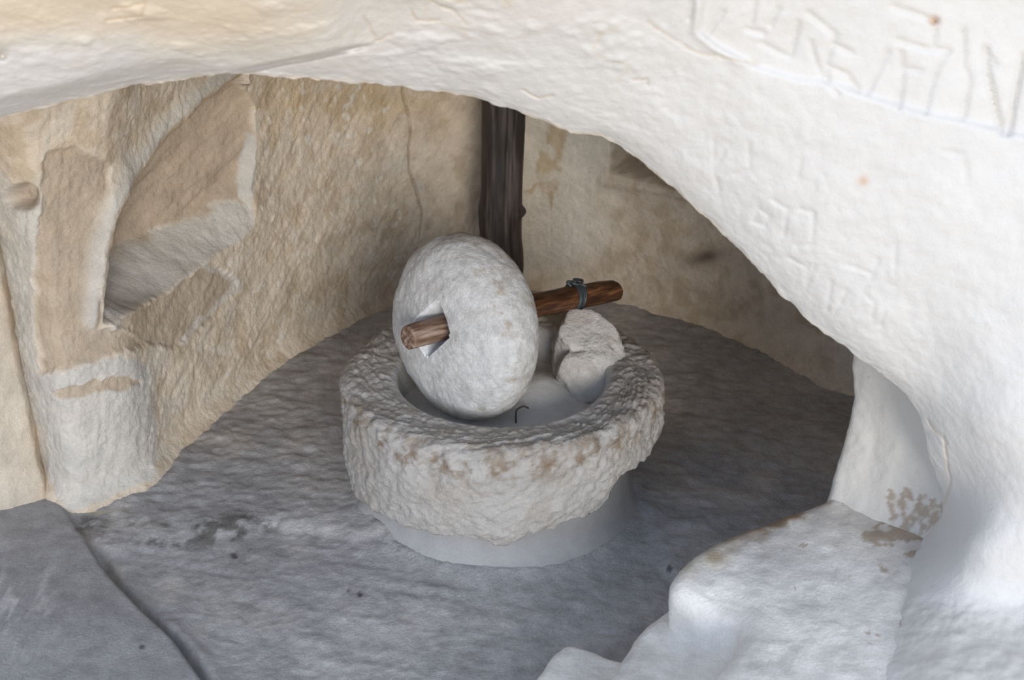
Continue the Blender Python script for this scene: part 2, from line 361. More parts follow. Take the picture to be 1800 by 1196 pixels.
# leaf shaped recess
arc = [(420, 132), (352, 180), (292, 240), (245, 310), (212, 385), (194, 450), (185, 520), (183, 570)]
bot = [(183, 570), (203, 570), (250, 541), (300, 508), (370, 452), (410, 425), (436, 396)]
right = [(440, 368), (433, 330), (440, 288), (446, 240), (446, 185)]
leaf = arc+bot[1:]+right
sl = sdist(ju*.35+wu*.65, jv*.35+wv*.65, leaf)
dArc = seg_dist(wu, wv, arc); dBot = seg_dist(wu, wv, bot)
inl = sstep(-2, 5, sl)
g = np.clip((448-wu)/215, 0, 1)**.75*sstep(135, 330, wv+.25*wu)
depth = .36*inl*g*np.minimum(np.clip((dBot+7*fbm(W, 5, 3, 305))/44, 0, 1), 1)
disp += depth
disp += .016*inl*sstep(44, 56, dBot)*fbm2(a1, b1, 3, 22, 3, 307)
disp += -.035*np.exp(-((dArc-16)/15)**2)*(sl < 0)*sstep(600, 540, wv)*(wu < 430)       # rounded rib beside it
rib_out = [(330, 165), (262, 225), (205, 310), (172, 390), (160, 450)]
# tooled, sunken patches left
patch1 = [(84, 272), (125, 258), (192, 288), (200, 330), (178, 400), (172, 480), (180, 575), (205, 578), (262, 600), (215, 622), (150, 640), (76, 656), (72, 612), (60, 560), (55, 480), (62, 420), (74, 350)]
patch2 = [(92, 692), (130, 676), (230, 660), (248, 672), (180, 690), (120, 698)]
patch3 = [(206, 572), (300, 511), (370, 456), (412, 500), (380, 556), (300, 610), (262, 600)]
pm1 = sstep(-4, 4, sdist(ju, jv, patch1)); pm2 = sstep(-3, 3, sdist(ju, jv, patch2)); pm3 = sstep(-4, 4, sdist(ju, jv, patch3))
disp += .016*pm1+.010*pm2+.012*pm3
# foothold left
fh = np.hypot((wu-38)/34, (wv-348)/24); disp += .08*sstep(1.15, .55, fh)
# small square window recess at right
win = [(1074, 150), (1076, 262), (1072, 303), (1150, 321), (1200, 333), (1330, 340), (1330, 150)]
sw = sdist(wu, wv, win); disp += .40*sstep(-2, 4, sw)
disp += .02*np.exp(-(seg_dist(wu, wv, [(1060, 318), (1150, 332), (1220, 345)])/9)**2)*-1
# long crack and fine fissures
ck = seg_dist(wu, wv, [(709, 140), (712, 170), (722, 205), (724, 240), (719, 262), (721, 300), (730, 330), (736, 355), (742, 372), (738, 420)])
disp += .06*np.exp(-(ck/1.5)**2)*sstep(430, 360, wv)
fs = np.minimum(seg_dist(wu, wv, [(965, 340), (968, 420), (966, 505)]), seg_dist(wu, wv, [(1005, 400), (1000, 505)]))
disp += .002*np.exp(-(fs/2)**2)
disp += .045*np.exp(-((wu-430)/55)**2)*sstep(160, 260, wv)*sstep(480, 400, wv)*-1*.5
amp = .0060*(1-.75*sstep(880, 930, wu))*(1-.6*inl*sstep(70, 20, dBot))
disp += amp*np.where(wu < 260, .55*strokes_v, strokes)*1.3+.0045*fbm(W, 42, 2, 69)
W[..., :2] += on[:, None]*disp[..., None]
# ---- colour zones (stone, plaster, soot: each with its own outline)
cw = np.broadcast_to(C_tan, W.shape).copy()
nn1 = fbm(W, 4, 4, 71); nn2 = fbm(W, 13, 3, 73)
cw = blend(cw, lin(188, 166, 134), .5*sstep(-.1, .4, nn2))
cw = blend(cw, lin(206, 178, 136), .5*sstep(260, 180, wv+60*nn1)*sstep(420, 520, wu)*sstep(880, 700, wu))
plast = [(-200, 290), (0, 300), (22, 325), (60, 345), (82, 330), (70, 390), (58, 430), (54, 490), (60, 560), (70, 625), (74, 658), (150, 642), (226, 628), (262, 640), (272, 720), (272, 842), (130, 900), (60, 800), (-200, 700)]
pl = sstep(-4, 5, sdist(ju, jv, plast)); cw = blend(cw, C_plaster, .9*pl*(1-pm2))
blot = sstep(.16, .3, fbm(W, 9, 4, 77)-.12*(nn1 < 0)); cw = blend(cw, lin(222, 212, 196), .45*blot*sstep(760, 700, wu))
flk = sstep(.42, .55, fbm(W, 26, 2, 79)); cw = blend(cw, lin(228, 220, 206), .7*flk*sstep(780, 700, wu)*sstep(330, 400, wu))
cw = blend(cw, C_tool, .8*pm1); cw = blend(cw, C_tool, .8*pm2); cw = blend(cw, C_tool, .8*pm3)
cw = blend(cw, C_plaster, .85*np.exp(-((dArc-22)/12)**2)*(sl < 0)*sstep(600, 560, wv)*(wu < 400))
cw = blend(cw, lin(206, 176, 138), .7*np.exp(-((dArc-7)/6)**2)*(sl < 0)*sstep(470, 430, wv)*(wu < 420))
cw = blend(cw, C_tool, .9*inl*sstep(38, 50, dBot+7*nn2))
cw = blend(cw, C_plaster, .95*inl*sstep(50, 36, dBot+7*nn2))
strip = [(437, 232), (447, 240), (446, 290), (440, 330), (436, 372), (426, 330), (432, 290)]
cw = blend(cw, C_plaster, .9*sstep(-2, 3, sdist(ju*.3+wu*.7, jv*.3+wv*.7, strip)))
for q in ([(358, 462), (388, 478), (414, 504)], [(414, 500), (370, 545), (330, 582), (316, 600)]):
    cw = blend(cw, lin(214, 206, 194), .7*sstep(8, 3, seg_dist(ju, jv, q)))
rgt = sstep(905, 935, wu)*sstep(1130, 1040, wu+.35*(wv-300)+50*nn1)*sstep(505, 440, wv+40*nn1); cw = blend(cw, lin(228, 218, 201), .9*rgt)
st = [(958, 205), (1000, 215), (996, 250), (984, 300), (976, 330), (968, 372), (958, 345), (945, 330), (932, 345), (921, 340), (940, 318), (948, 285), (955, 250)]
cw = blend(cw, lin(198, 174, 136), .75*sstep(-2, 3, sdist(ju, jv, st))*sstep(-.5, .1, nn2))
cw = blend(cw, lin(216, 200, 176), .9*sstep(-2, 3, sdist(ju, jv, [(962, 318), (975, 312), (972, 335), (950, 345), (950, 330)])))
m = np.exp(-(((wu-1240)/32)**2+((wv-452+.2*(wu-1240))/13)**2)); cw = blend(cw, lin(92, 76, 64), .8*m)          # soot spots
m = np.exp(-(((wu-735)/9)**2+((wv-345)/28)**2)); cw = blend(cw, lin(226, 220, 210), .7*m*sstep(-.3, .2, nn2))
m = np.exp(-(((wu-702)/14)**2+((wv-282)/20)**2)); cw = blend(cw, lin(220, 210, 194), .8*m)
cw = blend(cw, C_tool, .8*sstep(1.15, .7, fh))
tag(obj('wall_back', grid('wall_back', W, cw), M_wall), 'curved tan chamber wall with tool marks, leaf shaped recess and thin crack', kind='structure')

# ------------------------------------------------------------------ floor
NX, NY = 640, 560
gx = np.linspace(-3.2, 2.6, NX); gy = np.linspace(-3.2, 2.7, NY)
X, Yf = np.meshgrid(gx, gy, indexing='ij'); Z = np.full_like(X, FZ)
P0 = np.stack([X, Yf, Z], -1); u, v = proj(P0)
n1 = fbm(P0, 6, 3, 91)
uj, vj = u+10*n1, v+8*fbm(P0, 6, 3, 93)
low = [(100, 985), (190, 965), (330, 945), (480, 918), (620, 946), (700, 950), (1060, 905), (1112, 872), (1140, 930), (1175, 1000), (1260, 1120), (1100, 1500), (300, 1500), (180, 1040)]
lm = sstep(-16, 10, sdist(uj, vj, low)+10*fbm(P0, 14, 3, 94))
Zf = FZ-.026*lm
crease = [(60, 830), (110, 890), (150, 945), (200, 1020), (260, 1085), (310, 1130), (350, 1185), (420, 1290), (560, 1500)]
cr = np.array(crease, float); side = u-np.interp(v, cr[:, 1], cr[:, 0])     # >0: right of the crease
dc = seg_dist(u, v, crease)
outer = sstep(6, -10, side)*sstep(860, 900, v)
Zf = lerp(Zf, FZ+.02+.00012*np.clip(-side, 0, 600), outer)
Zf -= .05*np.exp(-((side-7)/9)**2)*sstep(930, 1000, v)
Zf += .012*np.exp(-((side-34)/16)**2)*sstep(1060, 1100, v)
ang = math.radians(-14); a2 = X*math.cos(ang)+Yf*math.sin(ang); b2 = -X*math.sin(ang)+Yf*math.cos(ang)
gou = fbm2(a2, b2, 5, 26, 3, 95); gou2 = fbm2(a2, b2, 13, 22, 3, 97)
inn = 1-outer
backf = 1-lm
Zf += inn*(lm*(.006*fbm2(a2*.9+b2*.5, b2, 2.5, 20, 3, 99))+backf*(.0065*gou2+.003*gou))+.012*fbm(P0, 2.2, 3, 101)+.0045*fbm(P0, 38, 3, 103)*inn+.012*np.exp(-np.clip(np.hypot(X, Yf)-.58, 0, 9)/.07)*3.2
P0[..., 2] = Zf
cf = np.broadcast_to(C_floor, P0.shape).copy()
cf = blend(cf, lin(200, 194, 186), .5*sstep(-.1, .5, fbm(P0, 2.5, 4, 105))*inn)
cf = blend(cf, lin(152, 148, 147), .5*sstep(.0, .5, fbm(P0, 5, 5, 107, .65)))
cf = blend(cf, lin(162, 159, 157), .7*outer)
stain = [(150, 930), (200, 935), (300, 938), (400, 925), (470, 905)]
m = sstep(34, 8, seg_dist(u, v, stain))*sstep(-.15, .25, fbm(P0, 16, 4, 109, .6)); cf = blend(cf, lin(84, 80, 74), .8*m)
m = sstep(36, 8, np.hypot((u-180)*.8, v-915))*sstep(-.2, .3, fbm(P0, 12, 4, 111)); cf = blend(cf, lin(196, 184, 154), .7*m*(fbm(P0, 9, 2, 113) > 0))
m = sstep(.15, .45, fbm(P0, 3, 4, 115))*inn; cf = blend(cf, lin(206, 198, 188), .5*m)
for px, py, r in ((411, 969, 6), (635, 1036, 5), (615, 1027, 3), (1180, 995, 5), (249, 1150, 5)):
    cf = blend(cf, lin(60, 56, 54), .8*sstep(r+2, r-2, np.hypot(uj-px, vj-py)))
m = sstep(.1, .4, fbm2(X, Yf, 30, 6, 3, 117))*np.exp(-(((u-40)/60)**2+((v-1075)/80)**2)); cf = blend(cf, lin(214, 210, 206), .7*m)
tag(obj('floor', grid('floor', P0, cf), M_floor), 'grey hewn rock floor with pick marks and a low stained step', kind='structure')

# ------------------------------------------------------------------ ceiling (rock over the chamber)
cx_ = np.linspace(-3.0, 2.6, 120); cy_ = np.linspace(-1.15, 3.0, 100)
CX, CY = np.meshgrid(cx_, cy_, indexing='ij')
CZ = 2.56-.30*((CX/2.4)**2+((CY-.5)/2.3)**2)
CZ = np.maximum(CZ, 1.6)
CP = np.stack([CX, CY, CZ], -1); CP[..., 2] += .04*fbm(CP, 2.5, 4, 121)
tag(obj('ceiling', grid('ceiling', CP, np.broadcast_to(C_tan, CP.shape), flip=True), M_wall), 'tan rock vault over the chamber', kind='structure')

# ------------------------------------------------------------------ wall_left : jamb of the opening
zl = np.linspace(-.1, 2.6, 260); sl_ = np.linspace(0, 1, 220)
bx = np.interp(sl_, [0, .12, .2, .35, 1], [-1.98, -1.90, -1.885, -2.0, -3.4]); by = np.interp(sl_, [0, .12, .2, .35, 1], [.40, .10, -.04, -.14, -.55])
for _ in range(6):
    bx[1:-1] = .5*bx[1:-1]+.25*(bx[:-2]+bx[2:]); by[1:-1] = .5*by[1:-1]+.25*(by[:-2]+by[2:])
JL = np.zeros((220, 260, 3)); JL[..., 0] = bx[:, None]+interp_list(zl, [(0, .0), (.1, 0), (.53, -.04), (1.17, -.06), (2.6, -.1)])[None]
JL[..., 1] = by[:, None]-.22*np.exp(-np.clip(zl, 0, 9)/.16)[None]*sl_[:, None]**.5; JL[..., 2] = zl[None]
JL += normals(JL)*(.02*fbm(JL, 4, 3, 131)+.006*fbm(JL, 18, 3, 133))[..., None]
cj = np.broadcast_to(lin(214, 200, 180), JL.shape).copy(); nj = fbm(JL, 5, 4, 135)
cj = blend(cj, lin(190, 162, 128), .7*np.exp(-((sl_-.16)/.06)**2)[:, None]*sstep(-.4, .3, nj))
tag(obj('wall_left', grid('wall_left', JL, cj, flip=True), M_wall), 'cream rock jamb leaning away at the edge of the opening', kind='structure')

# ------------------------------------------------------------------ wall_right : pier beside the landing
zr = np.linspace(.2, 2.5, 240)
pr = catmull([(1.80, -.34), (1.62, -.44), (1.40, -.54), (1.27, -.59), (1.235, -.635), (1.265, -.69), (1.36, -.775), (1.46, -.87), (1.56, -.98), (1.66, -1.12), (1.78, -1.3)], 200)
PR = np.zeros((200, 240, 3)); PR[..., :2] = pr[:, None]; PR[..., 2] = zr
PR[..., 0] += interp_list(zr, [(.2, -.02), (.5, -.015), (.55, 0), (.75, .02), (.95, .035), (1.14, .015), (1.4, -.02), (2.5, -.25)])[None]
flare = .05*np.exp(-np.clip(zr-.54, 0, 9)/.07)
PR[..., 0] -= flare*.4; PR[..., 1] -= flare*.9
PR += normals(PR)*(.012*fbm(PR*np.array((1, 1, .5)), 7, 3, 141)+.003*fbm(PR, 30, 2, 143))[..., None]
cpr = np.broadcast_to(lin(214, 207, 196), PR.shape).copy(); pu, pv = proj(PR)
npz = fbm(PR, 14, 4, 145)
m = sstep(-.03, .08, npz+sstep(80, 10, np.hypot((pu-1635)*.75, pv-895))*.75-.5); cpr = blend(cpr, lin(164, 142, 120), .75*m*sstep(-.35, .05, fbm(PR, 40, 3, 147)))
tag(obj('wall_right', grid('wall_right', PR, cpr), M_face), 'smooth cream pier between landing and chamber', kind='structure')

# ------------------------------------------------------------------ rock cut stair : landing and steps
def pillow(name, poly, ztop, zbot, r, flare, mat, parent, seed, warp=None, colfn=None, n=300):
    ring = catmull(poly, n, closed=True)
    c = ring.mean(0)
    t = np.roll(ring, -1, 0)-np.roll(ring, 1, 0); t /= np.linalg.norm(t, axis=1, keepdims=True)
    area = np.sum(ring[:, 0]*np.roll(ring[:, 1], -1)-np.roll(ring[:, 0], -1)*ring[:, 1])
    nrm = np.stack([t[:, 1], -t[:, 0]], -1)*(1 if area > 0 else -1)
    for _ in range(8): nrm = .5*nrm+.25*(np.roll(nrm, 1, 0)+np.roll(nrm, -1, 0))
    if area < 0: ring = ring[::-1]; nrm = nrm[::-1]
    rows = []
    H = ztop-r-zbot
    for k in np.linspace(0, 1, 26): rows.append((flare*(1-k)**2.5, zbot+H*k))
    for a in np.linspace(0, math.pi/2, 16)[1:]: rows.append((-r*(1-math.cos(a)), ztop-r+r*math.sin(a)))
    L = []
    for o, z in rows: L.append(np.c_[ring+nrm*o, np.full(n, z)])
    inner = L[-1][:, :2]
    for k in np.linspace(0, 1, 50)[1:-1]: L.append(np.c_[lerp(inner, c, k), np.full(n, ztop)])
    P = np.stack(L, 1)
    if warp is not None: P = warp(P)
    P += normals(P, True)*(.010*fbm(P, 5, 3, seed)+.004*fbm(P, 22, 3, seed+5))[..., None]
    col = colfn(P) if colfn else np.broadcast_to(lin(216, 212, 206), P.shape)
    return obj(name, grid(name, rel(P, parent), col, cu=True, cap1=True), mat, parent)
def pz(pts, z):
    a = np.array(pts, float); return at_z(a[:, 0], a[:, 1], z)[:, :2]
stair = thing('rock_cut_staircase', 'worn whitish rock-cut steps descending from the landing beside the cream pier', 'stairs', (1.0, -1.2, 0))
def land_col(P):
    c = np.broadcast_to(lin(234, 228, 219), P.shape).copy(); u, v = proj(P); n = fbm(P, 16, 4, 151)
    e = seg_dist(u, v, [(1180, 985), (1215, 966), (1300, 930), (1400, 893), (1475, 862)])
    c = blend(c, lin(132, 102, 66), .85*sstep(34, 6, e+30*n)*sstep(1480, 1380, u+60*n))
    e2 = seg_dist(u, v, [(1215, 968), (1250, 962), (1290, 945)]); c = blend(c, lin(140, 112, 76), .7*sstep(26, 5, e2+22*n))
    c = blend(c, lin(206, 190, 160), .5*sstep(60, 20, e+30*n)*(u < 1300))
    c = blend(c, lin(190, 184, 178), .5*sstep(0, .4, fbm(P, 6, 4, 153)))
    m = sstep(-.05, .1, n+.75*sstep(110, 20, np.hypot((u-1600)*.8, (v-925)*1.2))-.55); c = blend(c, lin(166, 144, 120), .8*m)
    return c
def land_warp(P):
    # worn hollow where feet step down to the next tread
    u, v = proj(P)
    P = P.copy(); d = np.exp(-(((u-1255)/55)**2+((v-1100)/55)**2)); P[..., 2] -= .10*d
    return P
land = pz([(1500, 845), (1475, 862), (1400, 893), (1300, 930), (1218, 968), (1186, 1000), (1182, 1028), (1210, 1046), (1245, 1062), (1280, 1082), (1290, 1105), (1276, 1140), (1250, 1196), (1225, 1270), (1235, 1420), (1500, 1480), (1590, 1330),
           (1610, 1140), (1655, 990), (1690, 900), (1600, 840)], .55)
pillow('landing', land, .55, -.1, .055, .10, M_step, stair, 155, land_warp, land_col)
def st_col(P):
    c = np.broadcast_to(lin(234, 228, 219), P.shape).copy(); return blend(c, lin(196, 188, 180), .5*sstep(.0, .5, fbm(P, 5, 4, 157)))
s2 = pz([(1185, 1058), (1150, 1082), (1118, 1110), (1095, 1145), (1066, 1196), (1030, 1262), (1040, 1420), (1330, 1420), (1400, 1150), (1330, 1060), (1250, 1045)], .37)
pillow('step', s2, .37, -.1, .05, .05, M_step, stair, 161, None, st_col)
s3 = pz([(1005, 1129), (978, 1140), (955, 1172), (932, 1200), (890, 1262), (900, 1420), (1180, 1420), (1250, 1220), (1180, 1165), (1090, 1152), (1045, 1137)], .20)
pillow('step', s3, .20, -.12, .045, .04, M_step, stair, 165, None, st_col)

# ------------------------------------------------------------------ mill : pedestal, basin
RZ = .72
outl = [(596, 700), (612, 790), (640, 872), (660, 893), (720, 926), (800, 944), (885, 956), (925, 941), (960, 937), (1000, 917), (1045, 904), (1062, 880), (1075, 850), (1110, 812), (1165, 748)]
def r_out(z): return .60+.05*np.clip((z-.12)/.30, 0, 1)**.8
NPH = 420; phi = np.linspace(0, 2*math.pi, NPH, endpoint=False)
zb = np.full(NPH, .2)
zs = np.linspace(.06, .56, 120)
for i, p in enumerate(phi):
    rr = r_out(zs)-.03; Q = np.stack([rr*math.cos(p), rr*math.sin(p), zs], -1); uu, vv = proj(Q)
    zb[i] = zs[int(np.argmin(np.abs(vv-interp_list(uu, outl))))]
front = np.sin(phi) < .12
fb = np.interp(phi, [0, .12, math.pi-.12, math.pi, 2*math.pi], [.45, .44, .16, .13, .45])
zb = np.where(front, zb, fb); zb = np.clip(zb, .09, .47)
for _ in range(3): zb = .5*zb+.25*(np.roll(zb, 1)+np.roll(zb, -1))
zb = np.maximum(zb+.006*noise(np.stack([np.cos(phi)*9, np.sin(phi)*9, 0*phi], -1), 5), .085)
def under(ph_arr, r): return lerp(.30, zb, np.clip(r/.52, 0, 1))
basin = thing('mill_basin', 'massive rough round limestone mill basin on a grey plastered pedestal', 'mill basin', (0, 0, .1))
rows = []
def addrow(r, z): rows.append((np.broadcast_to(r, NPH).astype(float), np.broadcast_to(z, NPH).astype(float)))
for r in np.linspace(.12, .52, 12): addrow(r, under(phi, r)+.004)
for k in np.linspace(0, 1, 8)[1:]: addrow(.52+(.585-.52)*k**.8, zb+.012*k*k)
top = RZ-.05
for k in np.linspace(0, 1, 62)[1:]:
    z = lerp(zb+.012, top, k); addrow(r_out(z)-.015*(1-k)**3*0 - .018*np.exp(-((z-zb)/.02)), z)
for a in np.linspace(0, math.pi/2, 12)[1:]: addrow(.65-.05*(1-math.cos(a)), top+.05*math.sin(a))
for k in np.linspace(0, 1, 34)[1:]: addrow(lerp(.60, .450, k), RZ-.014*k**2)
for a in np.linspace(0, math.pi/2, 10)[1:]: addrow(.450-.03*math.sin(a), RZ-.014-.03*(1-math.cos(a)))
for k in np.linspace(0, 1, 16)[1:]: addrow(.420-.02*k**1.5, RZ-.044-.11*k)
addrow(.38, RZ-.165); addrow(.30, RZ-.17)
R_ = np.stack([a for a, _ in rows], 1); Z_ = np.stack([b for _, b in rows], 1)
BP = np.stack([R_*np.cos(phi)[:, None], R_*np.sin(phi)[:, None], Z_], -1)
nb = normals(BP, True); 
PH = np.broadcast_to(phi[:, None], R_.shape)
inner_ = sstep(.465, .425, R_)*sstep(.5, .6, Z_)
ch = fbm(BP, 16, 4, 171, .6)
strk = fbm2(PH*R_*1.0, R_+Z_, 26, 7, 3, 173)
amp = np.where(Z_ < .3, .011, .014)*(1-.8*inner_)*sstep(.25, .5, R_)
dsp = amp*ch+.009*strk*sstep(.42, .56, R_)*(1-inner_)*sstep(.45, .66, Z_)+.02*fbm(BP, 3.5, 3, 175)*(1-inner_)+.009*fbm(BP, 48, 3, 177)*(1-.8*inner_)*sstep(.3, .5, R_)
brk = np.exp(-((PH-5.55)/.35)**2)*sstep(.45, .15, Z_)*.03
und = sstep(.30, .50, R_)
BP += nb*((dsp-brk*.5)*und)[..., None]*1.0
cb = np.broadcast_to(C_stone, BP.shape).copy()
cb = blend(cb, lin(166, 156, 143), .6*sstep(-.1, .5, fbm(BP, 6, 4, 179)))
band = np.exp(-((Z_-(RZ-.07))/.06)**2)*sstep(.55, .62, R_)+.30*sstep(.50, .59, R_)*sstep(RZ-.04, RZ-.01, Z_)
cb = blend(cb, lin(128, 106, 80), .8*np.clip(band, 0, 1)*sstep(-.12, .35, fbm(BP, 24, 4, 181, .7)))
cb = blend(cb, lin(198, 196, 193), .7*inner_)
obj('body', grid('body', rel(BP, basin), cb, cu=True, cap0=True), M_rough, basin)
# smooth bed with a low boss in the middle
rb_ = np.linspace(.415, .0, 46)[:-1]
bz = .565+0*rb_
BD = np.stack([rb_[None]*np.cos(phi)[:, None], rb_[None]*np.sin(phi)[:, None], np.broadcast_to(bz, (NPH, len(rb_)))], -1)
db = np.hypot(BD[..., 0]-.12, BD[..., 1]-.06); BD[..., 2] += .085*sstep(.27, .03, db)
BD[..., 2] += .008*fbm(BD, 6, 3, 185)+.0025*fbm(BD, 30, 2, 187)
obj('bed', grid('bed', rel(BD, basin), np.broadcast_to(lin(208, 204, 198), BD.shape), cu=True, cap1=True), M_plaster, basin)
def tube(path, r, nseg=8, closed=False):
    path = np.asarray(path, float); n = len(path)
    t = (np.roll(path, -1, 0)-np.roll(path, 1, 0)) if closed else np.gradient(path, axis=0)
    t /= np.linalg.norm(t, axis=1, keepdims=True)
    ref = np.array((0, 0, 1.0)); out = []
    a0 = np.cross(t[0], ref); a0 = a0/np.linalg.norm(a0) if np.linalg.norm(a0) > 1e-3 else np.array((1., 0, 0))
    for i in range(n):
        a0 = a0-t[i]*np.dot(a0, t[i]); a0 /= np.linalg.norm(a0); b0 = np.cross(t[i], a0)
        th = np.linspace(0, 2*math.pi, nseg, endpoint=False)
        rr = r[i] if np.ndim(r) else r
        out.append(path[i]+rr*(np.cos(th)[:, None]*a0+np.sin(th)[:, None]*b0))
    return np.stack(out, 1)       # (nseg, n, 3)
# iron staple standing in the bed
pb = at_z(np.array([907., 925.]), np.array([738., 738.]), .585)
hk = catmull([pb[0]+(0, 0, -.03), pb[0]+(0, 0, .02), pb[0]+(.004, .0, .045), pb[0]+(.03, .01, .055), pb[1]+(.01, .01, .045)], 40)
hm = grid('iron_staple', rel(tube(hk, .0035, 8), basin), None, cu=True, cap0=True, cap1=True)
ho = obj('iron_staple', hm, M_iron, basin); ho['label'] = 'thin rusty iron staple in the basin bed'
# pedestal
pr_rows = []
for r in np.linspace(.10, .50, 10): pr_rows.append((np.full(NPH, r), under(phi, r)+.000))
zt = zb
for k in np.linspace(0, 1, 40)[1:]:
    z = lerp(zt, .02, k); fl = .10*np.exp(-np.clip(z-.10, 0, 9)/.05)
    pr_rows.append((.515+.02*sstep(.35, .1, z)+fl+.05*np.exp(-((phi-3.42)/.22)**2)*sstep(.26, .16, z), z))
pR = np.stack([a for a, _ in pr_rows], 1); pZ = np.stack([b for _, b in pr_rows], 1)
PP = np.stack([pR*np.cos(phi)[:, None], pR*np.sin(phi)[:, None], pZ], -1)
PP += normals(PP, True)*-1*(.012*fbm(PP, 4, 3, 191)*sstep(.3, .5, pR))[..., None]
cpd = np.broadcast_to(lin(162, 160, 157), PP.shape).copy(); cpd = blend(cpd, C_floor, .6*sstep(.26, .14, PP[..., 2]+.06*fbm(PP, 6, 3, 193)))
tag(obj('mill_pedestal', grid('mill_pedestal', PP, cpd, cu=True, cap0=True, flip=True), M_plaster), 'smooth grey plastered round pedestal under the rough mill basin', 'pedestal')

# ------------------------------------------------------------------ millstone wheel
A0 = at_z(np.array(718.), np.array(592.), 1.0); A1 = at_z(np.array(1082.), np.array(504.), .865)
ax = A1-A0; AL = np.linalg.norm(ax); ax /= AL
hv = np.cross((0, 0, 1), ax); hv /= np.linalg.norm(hv); zv = np.cross(ax, hv); zvv = zv   # hv: in-plane horizontal, zv: up
WC = A0+ax*.285-zvv*.022
WR, WT = .368, .37
psi = np.linspace(0, math.pi, 150)[1:-1]; th = np.linspace(0, 2*math.pi, 260, endpoint=False)
def spow(x, e): return np.sign(x)*np.abs(x)**e
aa = -WT/2*spow(np.cos(psi), 2/2.3); rho = WR*np.abs(np.sin(psi))**(2/2.4)
WP = WC+aa[None, :, None]*ax+rho[None, :, None]*(np.cos(th)[:, None, None]*hv+np.sin(th)[:, None, None]*zv)
wn = normals(WP, True)
if np.mean(np.sum(wn*(WP-WC), -1)) < 0: wn = -wn
WP = WP+wn*(.012*fbm(WP, 4, 3, 201)+.006*fbm(WP, 13, 4, 203)+.0025*fbm(WP, 50, 2, 205))[..., None]
cwh = np.broadcast_to(lin(202, 199, 194), WP.shape).copy()
cwh = blend(cwh, lin(188, 182, 174), .6*sstep(-.05, .35, fbm(WP, 11, 5, 207, .65)))
edge_m = np.exp(-((rho-.345)/.03)**2)[None]*np.ones((260, 1))
cwh = blend(cwh, lin(160, 140, 112), .6*edge_m*sstep(.2, .45, fbm(WP, 32, 4, 209, .6)))
wheel_me = grid('millstone', WP-WC, cwh, cu=True, cap0=True, cap1=True)
wheel = obj('millstone', wheel_me, M_wheel); wheel.location = WC
tag(wheel, 'thick upright round limestone millstone with a square axle hole in the basin', 'millstone')
# square socket cut into the near face
hc = -ax*(WT/2)+zv*.030
cor = [hv*-.127+zv*.021, hv*-.024+zv*.150, hv*.135-zv*.03, hv*.017-zv*.135]
cv = [hc-ax*.10+c*1.10 for c in cor]+[hc+ax*.17+c*.70-hv*.01-zv*.01 for c in cor]
cut_me = bpy.data.meshes.new('cutter'); cut_me.from_pydata([tuple(c) for c in cv], [], [(0, 1, 2, 3), (7, 6, 5, 4), (0, 4, 5, 1), (1, 5, 6, 2), (2, 6, 7, 3), (3, 7, 4, 0)])
bmc = bmesh.new(); bmc.from_mesh(cut_me); bmesh.ops.recalc_face_normals(bmc, faces=bmc.faces)
bmesh.ops.bevel(bmc, geom=list(bmc.edges), offset=.012, segments=3, affect='EDGES'); bmc.to_mesh(cut_me); bmc.free()
set_col(cut_me, np.broadcast_to(lin(224, 214, 202), (len(cut_me.vertices), 3))); cut_me.materials.append(M_wheel)
bmw = bmesh.new(); bmw.from_mesh(wheel_me); bmesh.ops.recalc_face_normals(bmw, faces=bmw.faces); bmw.to_mesh(wheel_me); bmw.free()
cutter = bpy.data.objects.new('cutter', cut_me); COL.objects.link(cutter); cutter.location = WC
mod = wheel.modifiers.new('socket', 'BOOLEAN'); mod.operation = 'DIFFERENCE'; mod.object = cutter; mod.solver = 'EXACT'
bore_me = bpy.data.meshes.new('bore'); bmc = bmesh.new(); bmesh.ops.create_cone(bmc, cap_ends=True, segments=40, radius1=.0475, radius2=.0475, depth=1.0)
bmc.transform(Matrix(np.stack([hv, zv, ax], 1).tolist()).to_4x4()); bmc.to_mesh(bore_me); bmc.free()
set_col(bore_me, np.broadcast_to(lin(214, 204, 192), (len(bore_me.vertices), 3))); bore_me.materials.append(M_wheel)
bore = bpy.data.objects.new('bore', bore_me); COL.objects.link(bore); bore.location = WC+zv*.030
mod2 = wheel.modifiers.new('bore', 'BOOLEAN'); mod2.operation = 'DIFFERENCE'; mod2.object = bore; mod2.solver = 'EXACT'
bpy.context.view_layer.update()
dg = bpy.context.evaluated_depsgraph_get(); nm = bpy.data.meshes.new_from_object(wheel.evaluated_get(dg))
wheel.modifiers.clear(); wheel.data = nm; nm.name = 'millstone'
bpy.data.objects.remove(cutter); bpy.data.objects.remove(bore)
# whatever the boolean left without colour gets the stone colour
ca_ = nm.color_attributes.get('Col')
if ca_ is not None and ca_.domain == 'POINT':
    arr = np.zeros(len(nm.vertices)*4, np.float32); ca_.data.foreach_get('color', arr); arr = arr.reshape(-1, 4)
    bad = arr[:, :3].sum(1) < .05; arr[bad] = (*lin(224, 214, 202), 1); ca_.data.foreach_set('color', arr.ravel())

